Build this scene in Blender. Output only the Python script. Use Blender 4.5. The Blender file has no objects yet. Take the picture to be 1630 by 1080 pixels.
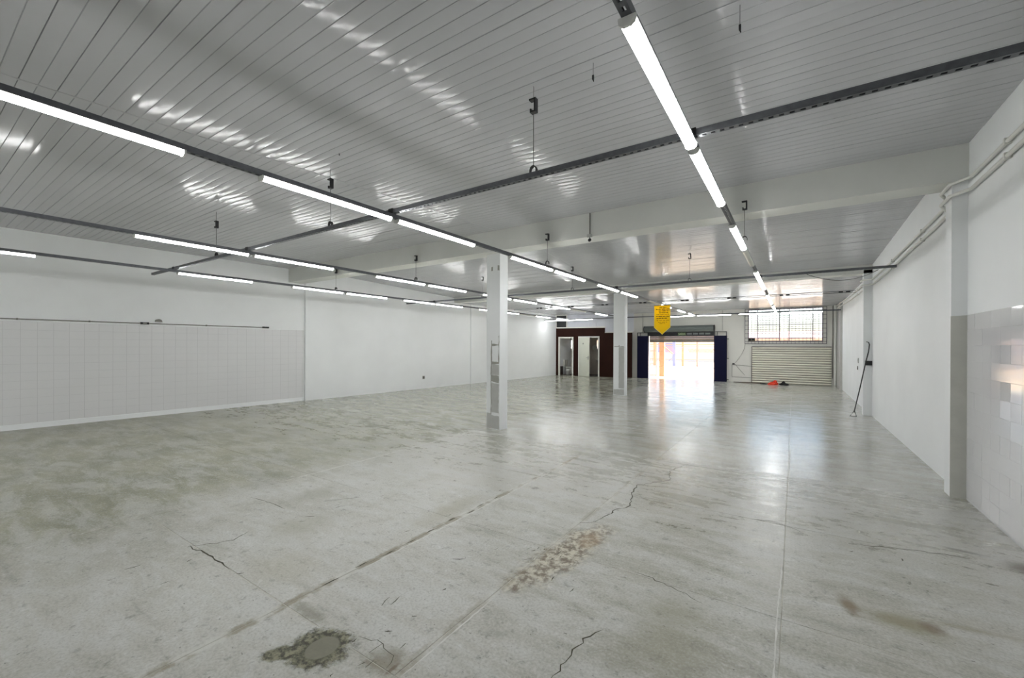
import bpy, math, random
from mathutils import Vector, Matrix
random.seed(7)
sc = bpy.context.scene
col = sc.collection

# ------------------------------------------------------------------ camera
F_PX, CY, PITCH, ROLL, YAW = 669.63, 552.68, -.0022, .0036, .5899
fwd0 = Vector((-math.sin(YAW), math.cos(YAW), 0)); rt0 = Vector((math.cos(YAW), math.sin(YAW), 0)); up0 = Vector((0, 0, 1))
fw = fwd0*math.cos(PITCH) + up0*math.sin(PITCH); up = up0*math.cos(PITCH) - fwd0*math.sin(PITCH)
rr = rt0*math.cos(ROLL) + up*math.sin(ROLL); uu = up*math.cos(ROLL) - rt0*math.sin(ROLL)
cam = bpy.data.cameras.new('camera'); cam_o = bpy.data.objects.new('camera', cam); col.objects.link(cam_o)
m = Matrix((rr, uu, -fw)).transposed().to_4x4(); m.translation = Vector((0, 0, 1.5)); cam_o.matrix_world = m
cam.sensor_fit = 'HORIZONTAL'; cam.sensor_width = 36; cam.lens = 36*F_PX/1630; cam.shift_y = (CY-540)/1630
cam.clip_start = .05; cam.clip_end = 300
sc.camera = cam_o

# ------------------------------------------------------------------ light
LAMP = 9.0            # emission of the lit diffusers
SUN = 2.6
SKY = 0.15
sc.view_settings.view_transform = 'Standard'; sc.view_settings.look = 'None'
sc.view_settings.gamma = 1.0; sc.view_settings.exposure = 2.12
try: sc.view_settings.use_curve_mapping = False
except Exception: pass
w = bpy.data.worlds.new('sky'); sc.world = w; w.use_nodes = True
nt = w.node_tree; bg = nt.nodes['Background']
sky = nt.nodes.new('ShaderNodeTexSky'); sky.sky_type = 'NISHITA'; sky.sun_disc = False
sky.sun_elevation = math.radians(48); sky.sun_rotation = math.radians(75); sky.air_density = 1.0; sky.dust_density = 2.5
nt.links.new(sky.outputs[0], bg.inputs[0]); bg.inputs[1].default_value = SKY
sun = bpy.data.lights.new('sun', 'SUN'); sun.energy = SUN; sun.angle = .009; sun.color = (1, .93, .82)
sun_o = bpy.data.objects.new('sun', sun); col.objects.link(sun_o)
sun_o.rotation_euler = Vector((-.62, -.12, -.75)).to_track_quat('-Z', 'Y').to_euler()   # direction the light travels

# ------------------------------------------------------------------ helpers
def srgb(r, g, b):
    f = lambda c: ((c/255+.055)/1.055)**2.4 if c > 10 else c/255/12.92
    return (f(r), f(g), f(b), 1)

class MB:
    def __init__(s): s.v = []; s.f = []; s.sm = []
    def add(s, vs, fs, smooth=False):
        n = len(s.v); s.v += [tuple(p) for p in vs]; s.f += [tuple(i+n for i in f) for f in fs]; s.sm += [smooth]*len(fs)
        return s
    def box(s, x0, x1, y0, y1, z0, z1):
        return s.add([(x0,y0,z0),(x1,y0,z0),(x1,y1,z0),(x0,y1,z0),(x0,y0,z1),(x1,y0,z1),(x1,y1,z1),(x0,y1,z1)],
                     [(0,3,2,1),(4,5,6,7),(0,1,5,4),(1,2,6,5),(2,3,7,6),(3,0,4,7)])
    def prism(s, pts, a, b, axis='z'):
        """polygon pts (2D) extruded from a to b along axis"""
        def P(p, t):
            return {'z': (p[0], p[1], t), 'y': (p[0], t, p[1]), 'x': (t, p[0], p[1])}[axis]
        n = len(pts)
        return s.add([P(p, a) for p in pts]+[P(p, b) for p in pts],
                     [tuple(range(n))[::-1], tuple(range(n, 2*n))]+[(i, (i+1) % n, (i+1) % n+n, i+n) for i in range(n)])
    def tube(s, pts, r, n=8, caps=True):
        pts = [Vector(p) for p in pts]; vs = []; fs = []
        for i, p in enumerate(pts):
            d = (pts[min(i+1, len(pts)-1)]-pts[max(i-1, 0)]).normalized()
            a = d.cross(Vector((0, 0, 1)) if abs(d.z) < .9 else Vector((1, 0, 0))).normalized(); b = d.cross(a)
            rad = r[i] if isinstance(r, (list, tuple)) else r
            for k in range(n):
                t = 2*math.pi*k/n; vs.append(p+a*math.cos(t)*rad+b*math.sin(t)*rad)
        for i in range(len(pts)-1):
            for k in range(n):
                fs.append((i*n+k, i*n+(k+1) % n, (i+1)*n+(k+1) % n, (i+1)*n+k))
        s.add(vs, fs, True)
        if caps:
            s.add(vs[:n], [tuple(range(n))[::-1]]); s.add(vs[-n:], [tuple(range(n))])
        return s
    def lathe(s, prof, n=20, c=(0, 0, 0), sx=1, sy=1):
        vs = []; fs = []
        for r, z in prof:
            for k in range(n):
                t = 2*math.pi*k/n; vs.append((c[0]+r*sx*math.cos(t), c[1]+r*sy*math.sin(t), c[2]+z))
        for i in range(len(prof)-1):
            for k in range(n): fs.append((i*n+k, i*n+(k+1) % n, (i+1)*n+(k+1) % n, (i+1)*n+k))
        return s.add(vs, fs, True)
    def mesh(s, name, mat):
        me = bpy.data.meshes.new(name); me.from_pydata(s.v, [], s.f)
        me.polygons.foreach_set('use_smooth', s.sm)
        me.materials.append(mat); me.update(); return me
    def build(s, name, mat, parent=None, loc=None):
        o = bpy.data.objects.new(name, s.mesh(name, mat)); col.objects.link(o)
        if parent: o.parent = parent
        if loc: o.location = loc
        return o

def tag(o, label, cat, group=None):
    o['label'] = label; o['category'] = cat
    if group: o['group'] = group
    return o
def thing(name, label, cat, loc=(0, 0, 0), group=None, rz=0):
    o = bpy.data.objects.new(name, None); col.objects.link(o); o.location = loc; o.rotation_euler = (0, 0, rz)
    o.empty_display_size = .1
    return tag(o, label, cat, group)
def struct(o): o['kind'] = 'structure'; return o
def copy_tree(o, parent=None):
    c = o.copy(); col.objects.link(c); c.parent = parent
    for ch in list(o.children): copy_tree(ch, c)
    return c
def inst(name, me, parent, loc=(0, 0, 0), rot=(0, 0, 0), scale=(1, 1, 1)):
    o = bpy.data.objects.new(name, me); col.objects.link(o); o.parent = parent
    o.location = loc; o.rotation_euler = rot; o.scale = scale; return o

# ------------------------------------------------------------------ materials
def mat(name, color, rough=.6, metal=0, noise=0, nscale=8, bump=0, bscale=60, spec=.5, rvar=0, stretch=(1, 1, 1), coat=0):
    m = bpy.data.materials.new(name); m.use_nodes = True; n = m.node_tree; L = n.links
    b = n.nodes['Principled BSDF']; b.inputs['Base Color'].default_value = color
    b.inputs['Roughness'].default_value = rough; b.inputs['Metallic'].default_value = metal
    b.inputs['Specular IOR Level'].default_value = spec; b.inputs['Coat Weight'].default_value = coat
    if noise or bump or rvar:
        g = n.nodes.new('ShaderNodeNewGeometry'); mp = n.nodes.new('ShaderNodeMapping'); mp.inputs['Scale'].default_value = stretch
        L.new(g.outputs['Position'], mp.inputs[0])
    if noise:
        t = n.nodes.new('ShaderNodeTexNoise'); t.inputs['Scale'].default_value = nscale; t.inputs['Detail'].default_value = 6
        L.new(mp.outputs[0], t.inputs['Vector'])
        r = n.nodes.new('ShaderNodeMapRange'); r.inputs['From Min'].default_value = .3; r.inputs['From Max'].default_value = .7
        r.inputs['To Min'].default_value = 1-noise; r.inputs['To Max'].default_value = 1+noise
        L.new(t.outputs[0], r.inputs[0])
        mx = n.nodes.new('ShaderNodeVectorMath'); mx.operation = 'SCALE'; mx.inputs[0].default_value = color[:3]
        L.new(r.outputs[0], mx.inputs['Scale']); L.new(mx.outputs[0], b.inputs['Base Color'])
    if rvar:
        t = n.nodes.new('ShaderNodeTexNoise'); t.inputs['Scale'].default_value = nscale*.6; L.new(mp.outputs[0], t.inputs['Vector'])
        r = n.nodes.new('ShaderNodeMapRange'); r.inputs['From Min'].default_value = .3; r.inputs['From Max'].default_value = .7
        r.inputs['To Min'].default_value = rough-rvar; r.inputs['To Max'].default_value = rough+rvar
        L.new(t.outputs[0], r.inputs[0]); L.new(r.outputs[0], b.inputs['Roughness'])
    if bump:
        t = n.nodes.new('ShaderNodeTexNoise'); t.inputs['Scale'].default_value = bscale; t.inputs['Detail'].default_value = 4
        L.new(mp.outputs[0], t.inputs['Vector'])
        bp = n.nodes.new('ShaderNodeBump'); bp.inputs['Strength'].default_value = bump; bp.inputs['Distance'].default_value = .01
        L.new(t.outputs[0], bp.inputs['Height']); L.new(bp.outputs[0], b.inputs['Normal'])
    return m
def emis(name, color, s):
    m = bpy.data.materials.new(name); m.use_nodes = True; n = m.node_tree
    b = n.nodes['Principled BSDF']; b.inputs['Base Color'].default_value = (.8, .8, .8, 1)
    b.inputs['Emission Color'].default_value = color; b.inputs['Emission Strength'].default_value = s
    return m
M = {}
M['paint'] = mat('white_wall_paint', srgb(236, 238, 238), .62, noise=.025, nscale=1.3, bump=.12, bscale=25)
M['paint_warm'] = mat('white_back_wall_paint', srgb(222, 221, 214), .65, noise=.03, nscale=1.5, bump=.1, bscale=25)
M['beam'] = mat('beam_paint', srgb(216, 217, 212), .7, noise=.03, nscale=2, bump=.15, bscale=30)
M['cement'] = mat('bare_cement', srgb(158, 158, 150), .8, noise=.08, nscale=9, bump=.3, bscale=60)
M['dado'] = mat('grey_cement_dado', srgb(196, 196, 188), .75, noise=.06, nscale=6, bump=.2, bscale=40)
M['render_grey'] = mat('grey_render', srgb(186, 187, 183), .75, noise=.05, nscale=9, bump=.2, bscale=50)
M['tile_l'] = mat('glazed_tile_left', srgb(222, 222, 222), .2, noise=.015, nscale=1.1, bump=.02, bscale=12)
M['tile_r'] = mat('glazed_tile_right', srgb(218, 218, 219), .07, noise=.015, nscale=1.1, bump=.02, bscale=9)
M['grout'] = mat('grout', srgb(198, 198, 198), .8)
M['pvc'] = mat('white_pvc_ceiling', srgb(192, 193, 196), .12, noise=.02, nscale=1.2, spec=.2)
M['groove'] = mat('pvc_backing', srgb(70, 70, 70), .6)
M['galv'] = mat('galvanised_channel', srgb(104, 106, 110), .42, metal=.75, noise=.12, nscale=30)
M['lampwhite'] = mat('lamp_housing_white', srgb(228, 228, 224), .4)
M['lampoff'] = mat('unlit_diffuser', srgb(222, 222, 212), .35)
M['lampon'] = emis('lit_diffuser', (.985, .995, 1, 1), LAMP)
M['black'] = mat('black_metal', srgb(26, 26, 28), .5, noise=.1)
M['wire'] = mat('steel_wire', srgb(70, 70, 70), .5, metal=.5)
M['cable'] = mat('dark_cable', srgb(46, 46, 48), .6)
M['conduit'] = mat('painted_conduit', srgb(214, 214, 208), .5)
M['grey_pipe'] = mat('grey_conduit', srgb(120, 118, 112), .5)
M['navy'] = mat('navy_paint', srgb(3, 4, 42), .6, spec=.2, noise=.15, nscale=4)
M['roller'] = mat('grey_roller_steel', srgb(112, 118, 116), .42, metal=.3, noise=.06)
M['black_paint'] = mat('black_paint', srgb(16, 16, 22), .45)
M['cream'] = mat('cream_shutter_paint', srgb(222, 220, 206), .5, noise=.04, nscale=5)
M['brown'] = mat('brown_wall_paint', srgb(44, 18, 9), .7, spec=.2, noise=.12, nscale=3, bump=.1, bscale=30)
M['white_trim'] = mat('white_trim_paint', srgb(232, 232, 224), .45)
M['panel_white'] = mat('white_panel_board', srgb(214, 216, 224), .35)
M['door'] = mat('cream_door_paint', srgb(214, 216, 202), .45, noise=.02)
M['chrome'] = mat('door_handle_metal', srgb(140, 140, 138), .3, metal=.9)
M['wc_tile'] = mat('toilet_wall_tile', srgb(214, 207, 197), .4, noise=.05)
M['wc_floor'] = mat('toilet_floor', srgb(70, 58, 50), .4)
M['ceramic'] = mat('white_ceramic', srgb(226, 224, 216), .15)
M['plastic_dark'] = mat('dark_plastic', srgb(52, 44, 40), .5)
M['plastic_white'] = mat('white_plastic', srgb(222, 222, 218), .5)
M['mirror'] = mat('mirror_glass', srgb(230, 232, 234), .03, metal=1)
M['yellow'] = mat('yellow_banner_cloth', srgb(255, 226, 30), .7, noise=.05, nscale=6)
_n = M['yellow'].node_tree; _b = _n.nodes['Principled BSDF']; _o = _n.nodes['Material Output']
_t = _n.nodes.new('ShaderNodeBsdfTranslucent'); _t.inputs[0].default_value = srgb(255, 224, 40); _m = _n.nodes.new('ShaderNodeMixShader'); _m.inputs[0].default_value = .45
_n.links.new(_b.outputs[0], _m.inputs[1]); _n.links.new(_t.outputs[0], _m.inputs[2]); _n.links.new(_m.outputs[0], _o.inputs[0])
M['yellow_pale'] = mat('pale_yellow_hem', srgb(252, 236, 130), .7)
M['ink'] = mat('dark_brown_ink', srgb(30, 20, 4), .8)
M['ink2'] = mat('thin_ochre_ink', srgb(130, 94, 10), .8)
M['green'] = mat('green_sign_plate', srgb(66, 86, 48), .5)
M['sign_text'] = mat('pale_sign_lettering', srgb(200, 214, 176), .5)
M['red'] = mat('orange_red_cloth', srgb(214, 58, 30), .8, noise=.15, nscale=20)
M['rag'] = mat('black_cloth', srgb(24, 24, 26), .8, noise=.2, nscale=20)
M['plank'] = mat('dark_brown_plank', srgb(84, 68, 58), .7, noise=.2, nscale=12)
M['screen_box'] = mat('grey_brown_box', srgb(112, 104, 92), .7, noise=.25, nscale=25)
M['steel_bar'] = mat('window_security_bar', srgb(82, 80, 92), .5, metal=.2)
M['sash'] = mat('window_sash_steel', srgb(112, 96, 116), .5)
M['joint'] = mat('joint_filler', srgb(186, 184, 172), .8, noise=.35, nscale=7, bump=.4)
M['joint_white'] = mat('pale_joint_filler', srgb(204, 204, 198), .7, noise=.1, nscale=20)
M['crack'] = mat('crack_dark', srgb(74, 72, 58), .9, noise=.3, nscale=30)
M['yard'] = mat('sunlit_yard_concrete', srgb(222, 192, 156), .8, noise=.06, nscale=1.5)
M['neigh'] = mat('neighbour_wall', srgb(232, 226, 216), .8, noise=.04)
M['timber'] = mat('orange_timber', srgb(206, 164, 124), .6, noise=.1, nscale=6)
M['rose'] = mat('rose_painted_steel', srgb(214, 164, 150), .5)
M['blue_steel'] = mat('pale_blue_steel', srgb(150, 156, 196), .5)
M['rooftile'] = mat('clay_roof_tile', srgb(206, 176, 162), .7, noise=.15, nscale=8)
def glass_mat():
    m = bpy.data.materials.new('clear_window_glass'); m.use_nodes = True; n = m.node_tree; L = n.links
    n.nodes.clear(); o = n.nodes.new('ShaderNodeOutputMaterial'); mx = n.nodes.new('ShaderNodeMixShader')
    t = n.nodes.new('ShaderNodeBsdfTransparent'); t.inputs[0].default_value = (.93, .95, .96, 1)
    g = n.nodes.new('ShaderNodeBsdfGlossy'); g.inputs['Roughness'].default_value = .03
    fr = n.nodes.new('ShaderNodeFresnel'); fr.inputs[0].default_value = 1.45
    L.new(fr.outputs[0], mx.inputs[0]); L.new(t.outputs[0], mx.inputs[1]); L.new(g.outputs[0], mx.inputs[2]); L.new(mx.outputs[0], o.inputs[0])
    return m
M['glass'] = glass_mat()

def floor_material():
    m = bpy.data.materials.new('polished_old_concrete'); m.use_nodes = True; n = m.node_tree; L = n.links
    b = n.nodes['Principled BSDF']
    geo = n.nodes.new('ShaderNodeNewGeometry'); pos = geo.outputs['Position']
    sep = n.nodes.new('ShaderNodeSeparateXYZ'); L.new(pos, sep.inputs[0])
    def N(scale, detail=6, rough=.55, stretch=(1, 1, 1), dist=0, off=(0, 0, 0), rz=0):
        mp = n.nodes.new('ShaderNodeMapping'); mp.inputs['Scale'].default_value = stretch; mp.inputs['Location'].default_value = off
        mp.inputs['Rotation'].default_value = (0, 0, rz)
        L.new(pos, mp.inputs[0]); t = n.nodes.new('ShaderNodeTexNoise'); t.inputs['Scale'].default_value = scale
        t.inputs['Detail'].default_value = detail; t.inputs['Roughness'].default_value = rough; t.inputs['Distortion'].default_value = dist
        L.new(mp.outputs[0], t.inputs['Vector']); return t.outputs[0]
    def R(x, a, b_, c, d, smooth=True):
        r = n.nodes.new('ShaderNodeMapRange'); r.interpolation_type = 'SMOOTHSTEP' if smooth else 'LINEAR'
        for k, v in zip(('From Min', 'From Max', 'To Min', 'To Max'), (a, b_, c, d)): r.inputs[k].default_value = v
        L.new(x, r.inputs[0]); return r.outputs[0]
    def mth(op, x, y=None):
        q = n.nodes.new('ShaderNodeMath'); q.operation = op
        for i, v in enumerate((x, y)):
            if v is None: continue
            if isinstance(v, (int, float)): q.inputs[i].default_value = v
            else: L.new(v, q.inputs[i])
        return q.outputs[0]
    def mix(fac, a, b_, blend='MIX'):
        q = n.nodes.new('ShaderNodeMix'); q.data_type = 'RGBA'; q.blend_type = blend
        for i, v in ((0, fac), (6, a), (7, b_)):
            if isinstance(v, (int, float)): q.inputs[i].default_value = v
            elif isinstance(v, tuple): q.inputs[i].default_value = v
            else: L.new(v, q.inputs[i])
        return q.outputs[2]
    big = N(.35, 5, .6, (1, .7, 1)); mid = N(1.6, 8, .62, (.8, 1.5, 1), .4); streak = N(2.2, 8, .68, (.8, 2.4, 1), .5, rz=.35)
    fine = N(14, 8, .7); grit = N(70, 3, .6)
    c = mix(R(big, .36, .64, 0, 1), srgb(156, 155, 141), srgb(184, 183, 174))
    # the slabs beyond the column line keep an older greenish grey surface
    left = R(mth('ADD', sep.outputs[0], mth('MULTIPLY', mth('SUBTRACT', mid, .5), 1.2)), -5.1, -4.3, 1, 0)
    c = mix(mth('MULTIPLY', left, .9), c, mix(R(mid, .35, .65, 0, 1), srgb(122, 122, 96), srgb(150, 149, 122)))
    c = mix(R(streak, .40, .62, .0, .45), c, srgb(206, 208, 206))
    c = mix(R(streak, .30, .44, .38, 0), c, srgb(116, 117, 106))
    c = mix(R(mid, .56, .74, 0, .5), c, srgb(140, 138, 118))
    c = mix(R(fine, .30, .46, .6, 0), c, srgb(100, 99, 90))
    c = mix(R(fine, .54, .70, 0, .5), c, srgb(212, 213, 210))
    c = mix(R(grit, .50, .62, 0, .2), c, srgb(112, 111, 104))
    c = mix(R(grit, .38, .48, .18, 0), c, srgb(214, 214, 212))
    pits = N(34, 3, .55, (1, 1.6, 1)); c = mix(R(pits, .28, .32, .7, 0), c, srgb(74, 72, 62))
    # stains and patches with a shape of their own
    warp = mth('MULTIPLY', mth('SUBTRACT', N(5, 6, .65), .5), 1.0)
    warp2 = mth('MULTIPLY', mth('SUBTRACT', N(16, 6, .7), .5), 1.3)
    def ell(cx, cy, rx, ry, ang=0, wamp=1.0, soft=.35, wf=None):
        sx = mth('SUBTRACT', sep.outputs[0], cx); sy = mth('SUBTRACT', sep.outputs[1], cy)
        ca, sa = math.cos(ang), math.sin(ang)
        a = mth('DIVIDE', mth('ADD', mth('MULTIPLY', sx, ca), mth('MULTIPLY', sy, sa)), rx)
        bb = mth('DIVIDE', mth('SUBTRACT', mth('MULTIPLY', sy, ca), mth('MULTIPLY', sx, sa)), ry)
        d = mth('SQRT', mth('ADD', mth('MULTIPLY', a, a), mth('MULTIPLY', bb, bb)))
        d = mth('ADD', d, mth('MULTIPLY', wf or warp, wamp))
        return R(d, 1-soft, 1+soft*.3, 1, 0)
    rubble = ell(-1.37, 2.74, .18, .70, -.12, 1.3, .45)
    c = mix(mth('MULTIPLY', rubble, .85), c, mix(R(N(20, 8, .7, (1, .8, 1)), .40, .60, 0, 1), srgb(92, 74, 46), srgb(198, 192, 172)))
    rub2 = ell(-1.30, 3.02, .09, .2, 0, 1.2, .6); c = mix(mth('MULTIPLY', rub2, .5), c, srgb(156, 132, 98))
    ring = ell(-1.95, 1.2, .17, .15, .4, .9, .22, warp2); ring2 = ell(-2.04, 1.10, .14, .06, .75, .9, .3, warp2)
    dirt = mth('MAXIMUM', ring, ring2)
    c = mix(mth('MULTIPLY', dirt, .92), c, mix(R(N(26, 6, .7), .40, .62, 0, 1), srgb(50, 48, 28), srgb(140, 138, 112)))
    rim = ell(-1.935, 1.205, .10, .105, 0, .35, .5, warp2); c = mix(mth('MULTIPLY', rim, .6), c, srgb(52, 50, 32))
    plug = ell(-1.935, 1.21, .075, .085, 0, .12, .10); c = mix(mth('MULTIPLY', plug, .85), c, srgb(132, 130, 114))
    tail = ell(-2.27, 1.33, .2, .05, -.05, 1.3, .7, warp2); c = mix(mth('MULTIPLY', tail, .6), c, srgb(112, 108, 84))
    crn = ell(-1.6, 1.33, .13, .10, .2, 1.2, .7, warp2); c = mix(mth('MULTIPLY', crn, .65), c, srgb(110, 100, 72))
    rust = ell(-1.54, 1.31, .012, .05, 0, .5, .6, warp2); c = mix(mth('MULTIPLY', rust, .6), c, srgb(92, 66, 40))
    for (cx, cy, rx, ry, an, am, cc) in [(.5, 3.09, .20, .11, .05, .75, (132, 124, 88)), (.27, 3.12, .05, .12, .2, .8, (120, 102, 72)),
                                         (.80, 3.22, .2, .03, .15, .5, (140, 130, 104)), (.62, 3.12, .06, .07, 0, .6, (110, 90, 66)),
                                         (1.31, 4.30, .15, .12, .9, .85, (92, 82, 62)), (1.04, 4.42, .14, .03, -.1, .6, (90, 88, 80)),
                                         (-2.6, 2.9, .16, .5, 0, .45, (142, 136, 108)), (-.55, 2.35, .25, .5, 0, .35, (146, 144, 122)),
                                         (-2.85, 1.5, .3, .22, 0, .3, (158, 152, 124)), (-3.4, 1.9, .25, .3, 0, .4, (150, 148, 126)),
                                         (-4.0, 2.4, .2, .3, 0, .4, (132, 130, 108))]:
        e = ell(cx, cy, rx, ry, an, 1.2, .8); c = mix(mth('MULTIPLY', e, am), c, srgb(*cc))
    # worn edges along the joints
    for xj, hw, am in ((-2.43, .045, .75), (-1.5, .04, .4)):
        d = mth('ADD', mth('ABSOLUTE', mth('SUBTRACT', sep.outputs[0], xj)), mth('MULTIPLY', warp2, .05))
        e = mth('MULTIPLY', R(d, hw*.4, hw, 1, 0), R(sep.outputs[1], 4.9, 6.2, 1, 0))
        c = mix(mth('MULTIPLY', e, am), c, mix(R(N(5, 5), .42, .58, 0, 1), srgb(132, 122, 96), srgb(198, 198, 190)))
    L.new(c, b.inputs['Base Color'])
    # polished beyond the first bays, duller near the camera
    pol = mth('ADD', R(mth('ADD', sep.outputs[1], mth('MULTIPLY', mth('SUBTRACT', mid, .5), .5)), 2.0, 5.6, 0, .6), R(sep.outputs[1], 5.83, 5.86, 0, .4))
    rgh = mth('ADD', R(streak, .35, .65, .07, .22), mth('MULTIPLY', mth('SUBTRACT', 1.0, pol), .25))
    rgh = mth('ADD', rgh, mth('MULTIPLY', R(fine, .3, .7, 0, 1), .06))
    rgh = mth('ADD', rgh, mth('MULTIPLY', dirt, .3)); L.new(rgh, b.inputs['Roughness'])
    b.inputs['Specular IOR Level'].default_value = .5
    bp = n.nodes.new('ShaderNodeBump'); bp.inputs['Strength'].default_value = .5; bp.inputs['Distance'].default_value = .014
    h = mth('ADD', mth('MULTIPLY', streak, .5), mth('MULTIPLY', fine, .12)); h = mth('ADD', h, mth('MULTIPLY', mth('MULTIPLY', rubble, fine), .5))
    L.new(h, bp.inputs['Height']); L.new(bp.outputs[0], b.inputs['Normal'])
    return m
M['floor'] = floor_material()

# ------------------------------------------------------------------ dimensions
XR = 1.425                        # right wall
YB = 20.2                         # back wall
def xl(y): return -11.38+.0545*y  # left wall runs slightly askew
ZC = 3.514
Y0 = -9.0                         # wall behind the camera
def zc2(y): return 3.56-.043*(y-6.27)

# ------------------------------------------------------------------ floor
fl = struct(MB().box(-12.2, 2.0, Y0-.3, YB+1.9, -.3, -.002).build('floor', M['joint']))
xs = [-11.9, -8.3, -4.66, -2.43, -1.5, -.05, 1.52]
ys = [1.29-1.46*7+1.46*i for i in range(21)]
ys = [y for y in ys if y < 19.5] + [20.42]
def slab(x0, x1, y0, y1, g):
    e = .0015
    mb = MB(); mb.add([(x0+g, y0+g, -.05), (x1-g, y0+g, -.05), (x1-g, y1-g, -.05), (x0+g, y1-g, -.05),
                       (x0+g, y0+g, -e), (x1-g, y0+g, -e), (x1-g, y1-g, -e), (x0+g, y1-g, -e),
                       (x0+g+e, y0+g+e, 0), (x1-g-e, y0+g+e, 0), (x1-g-e, y1-g-e, 0), (x0+g+e, y1-g-e, 0)],
                      [(8, 9, 10, 11), (4, 5, 9, 8), (5, 6, 10, 9), (6, 7, 11, 10), (7, 4, 8, 11), (0, 1, 5, 4), (1, 2, 6, 5), (2, 3, 7, 6), (3, 0, 4, 7)])
    mb.build('floor_slab', M['floor'], fl)
for i in range(len(xs)-1):
    if i < 2:
        yy = ys[::2] + ([ys[-1]] if (len(ys)-1) % 2 else [])
        for a, b in zip(yy, yy[1:]): slab(xs[i], xs[i+1], a, b, .0008)
    else:
        for a, b in zip(ys, ys[1:]): slab(xs[i], xs[i+1], a, b, .0022 if b < 6.5 else .0012)
def crack(pts, wd, jitter=.012, mname='crack'):
    P = [Vector((p[0], p[1], .0)) for p in pts]; Q = []
    for a, b in zip(P, P[1:]):
        k = max(2, int((b-a).length/.035))
        for i in range(k): Q.append(a.lerp(b, i/k)+Vector((random.uniform(-jitter, jitter), random.uniform(-jitter, jitter), 0)))
    Q.append(P[-1]); vs = []; fs = []
    for i, q in enumerate(Q):
        d = (Q[min(i+1, len(Q)-1)]-Q[max(i-1, 0)]).normalized(); nn = Vector((-d.y, d.x, 0))
        t = min(i, len(Q)-1-i)/max(1, len(Q)*.2); ww = wd*min(1, .3+t)*random.uniform(.5, 1.4)
        vs += [(q+nn*ww)+Vector((0, 0, .0006)), (q-nn*ww)+Vector((0, 0, .0006))]
    fs = [(2*i, 2*i+1, 2*i+3, 2*i+2) for i in range(len(Q)-1)]
    MB().add(vs, fs).build('crack' if mname == 'crack' else 'joint_filler', M[mname], fl)
crack([(-1.5, 3.30), (-1.391, 3.38), (-1.351, 3.737), (-1.27, 3.884), (-1.389, 4.366), (-1.393, 4.531), (-1.143, 4.909), (-1.236, 5.277), (-1.089, 5.774)], .0055)
crack([(-3.738, 1.263), (-3.622, 1.391), (-3.581, 1.493), (-3.634, 1.629)], .004)
crack([(-3.738, 1.263), (-3.532, 1.288), (-3.263, 1.291), (-3.126, 1.285)], .0045)
crack([(-.892, 1.65), (-.899, 1.844), (-.884, 1.996), (-.831, 2.118)], .0035)
crack([(-.868, 2.79), (-.583, 2.723), (-.437, 2.66)], .003)
crack([(-1.56, 1.30), (-1.60, 1.38), (-1.75, 1.40), (-1.86, 1.36)], .0016)
crack([(-.31, 4.206), (-.1, 4.25), (.1, 4.1)], .004)
crack([(.35, 4.1), (.8, 4.25), (1.05, 4.3)], .004)
crack([(-.07, 1.9), (-.07, 2.78), (-.055, 3.66)], .004, .002, 'joint_white'); crack([(-.04, 5.0), (-.035, 7.7)], .004, .002, 'joint_white')
crack([(-4.66, 2.4), (-4.66, 6.0)], .012, .006, 'joint_white'); crack([(-2.40, 1.7), (-2.395, 2.9), (-2.40, 4.4)], .006, .003, 'joint_white'); crack([(-1.47, 1.3), (-1.475, 2.0)], .004, .002, 'joint_white')
for k in range(16):   # short pits along the old joint line
    y = 1.5+k*.23+random.uniform(-.05, .05); x = -2.43+random.uniform(-.02, .02)
    crack([(x, y), (x+.003, y+random.uniform(.04, .12))], random.uniform(.003, .007), .004)

rn2 = random.Random(21)
for cx, cy, n_k, sp in ((-2.0, 1.9, 12, .45), (-1.75, 1.3, 10, .16), (-1.38, 2.7, 16, .22), (-3.1, 2.2, 8, .7), (-3.4, 1.5, 6, .5), (-1.2, 4.6, 6, .5), (-3.2, 3.4, 6, .7), (.5, 4.6, 5, .5)):
    for k in range(n_k):   # small nicks and chips
        x = cx+rn2.gauss(0, sp*.5); y = cy+rn2.gauss(0, sp); a = rn2.uniform(.6, 1.9); l = rn2.uniform(.02, .09)
        crack([(x, y), (x+l*math.cos(a), y+l*math.sin(a))], rn2.uniform(.0015, .005), .006)
crack([(-4.44, 2.013), (-4.1, 2.05), (-3.857, 2.043)], .003, .004); crack([(-3.75, 2.35), (-3.55, 2.62)], .003, .004)
pt = [(-1.95+.165*math.cos(a)*rn2.uniform(.85, 1.1), 1.21+.15*math.sin(a)*rn2.uniform(.85, 1.1), .0009) for a in [2*math.pi*k/26 for k in range(26)]]
MB().add(pt, [tuple(range(26))]).build('cement_plug', M['floor'], fl)

# ------------------------------------------------------------------ ceiling (three bays of PVC boards)
ce = struct(MB().box(-12.2, 2.0, Y0-.3, YB+.4, 3.66, 3.85).build('ceiling', M['groove']))
def board_mesh():
    """one 20 cm PVC board, 1 m long, local y 0..0.2, lower face at z=0"""
    prof = [(.0, .014), (.0012, .006)]
    for h in (0, .1):
        a, b = .003+h, .097+h
        for i in range(7):
            t = i/6; prof.append((a+(b-a)*t, .0013*(2*t-1)**2))
        if h == 0: prof.append((.1, .0062))
    prof += [(.1988, .006), (.2, .014)]
    mb = MB(); n = len(prof)
    vs = [(0, y, z) for y, z in prof]+[(1, y, z) for y, z in prof]
    mb.add(vs, [(i, i+n, i+1+n, i+1) for i in range(n-1)], True)
    return mb
bm_ = board_mesh(); board = bm_.mesh('ceiling_panel', M['pvc'])
try:
    board.set_sharp_from_angle(angle=math.radians(20))
except Exception: pass
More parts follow.
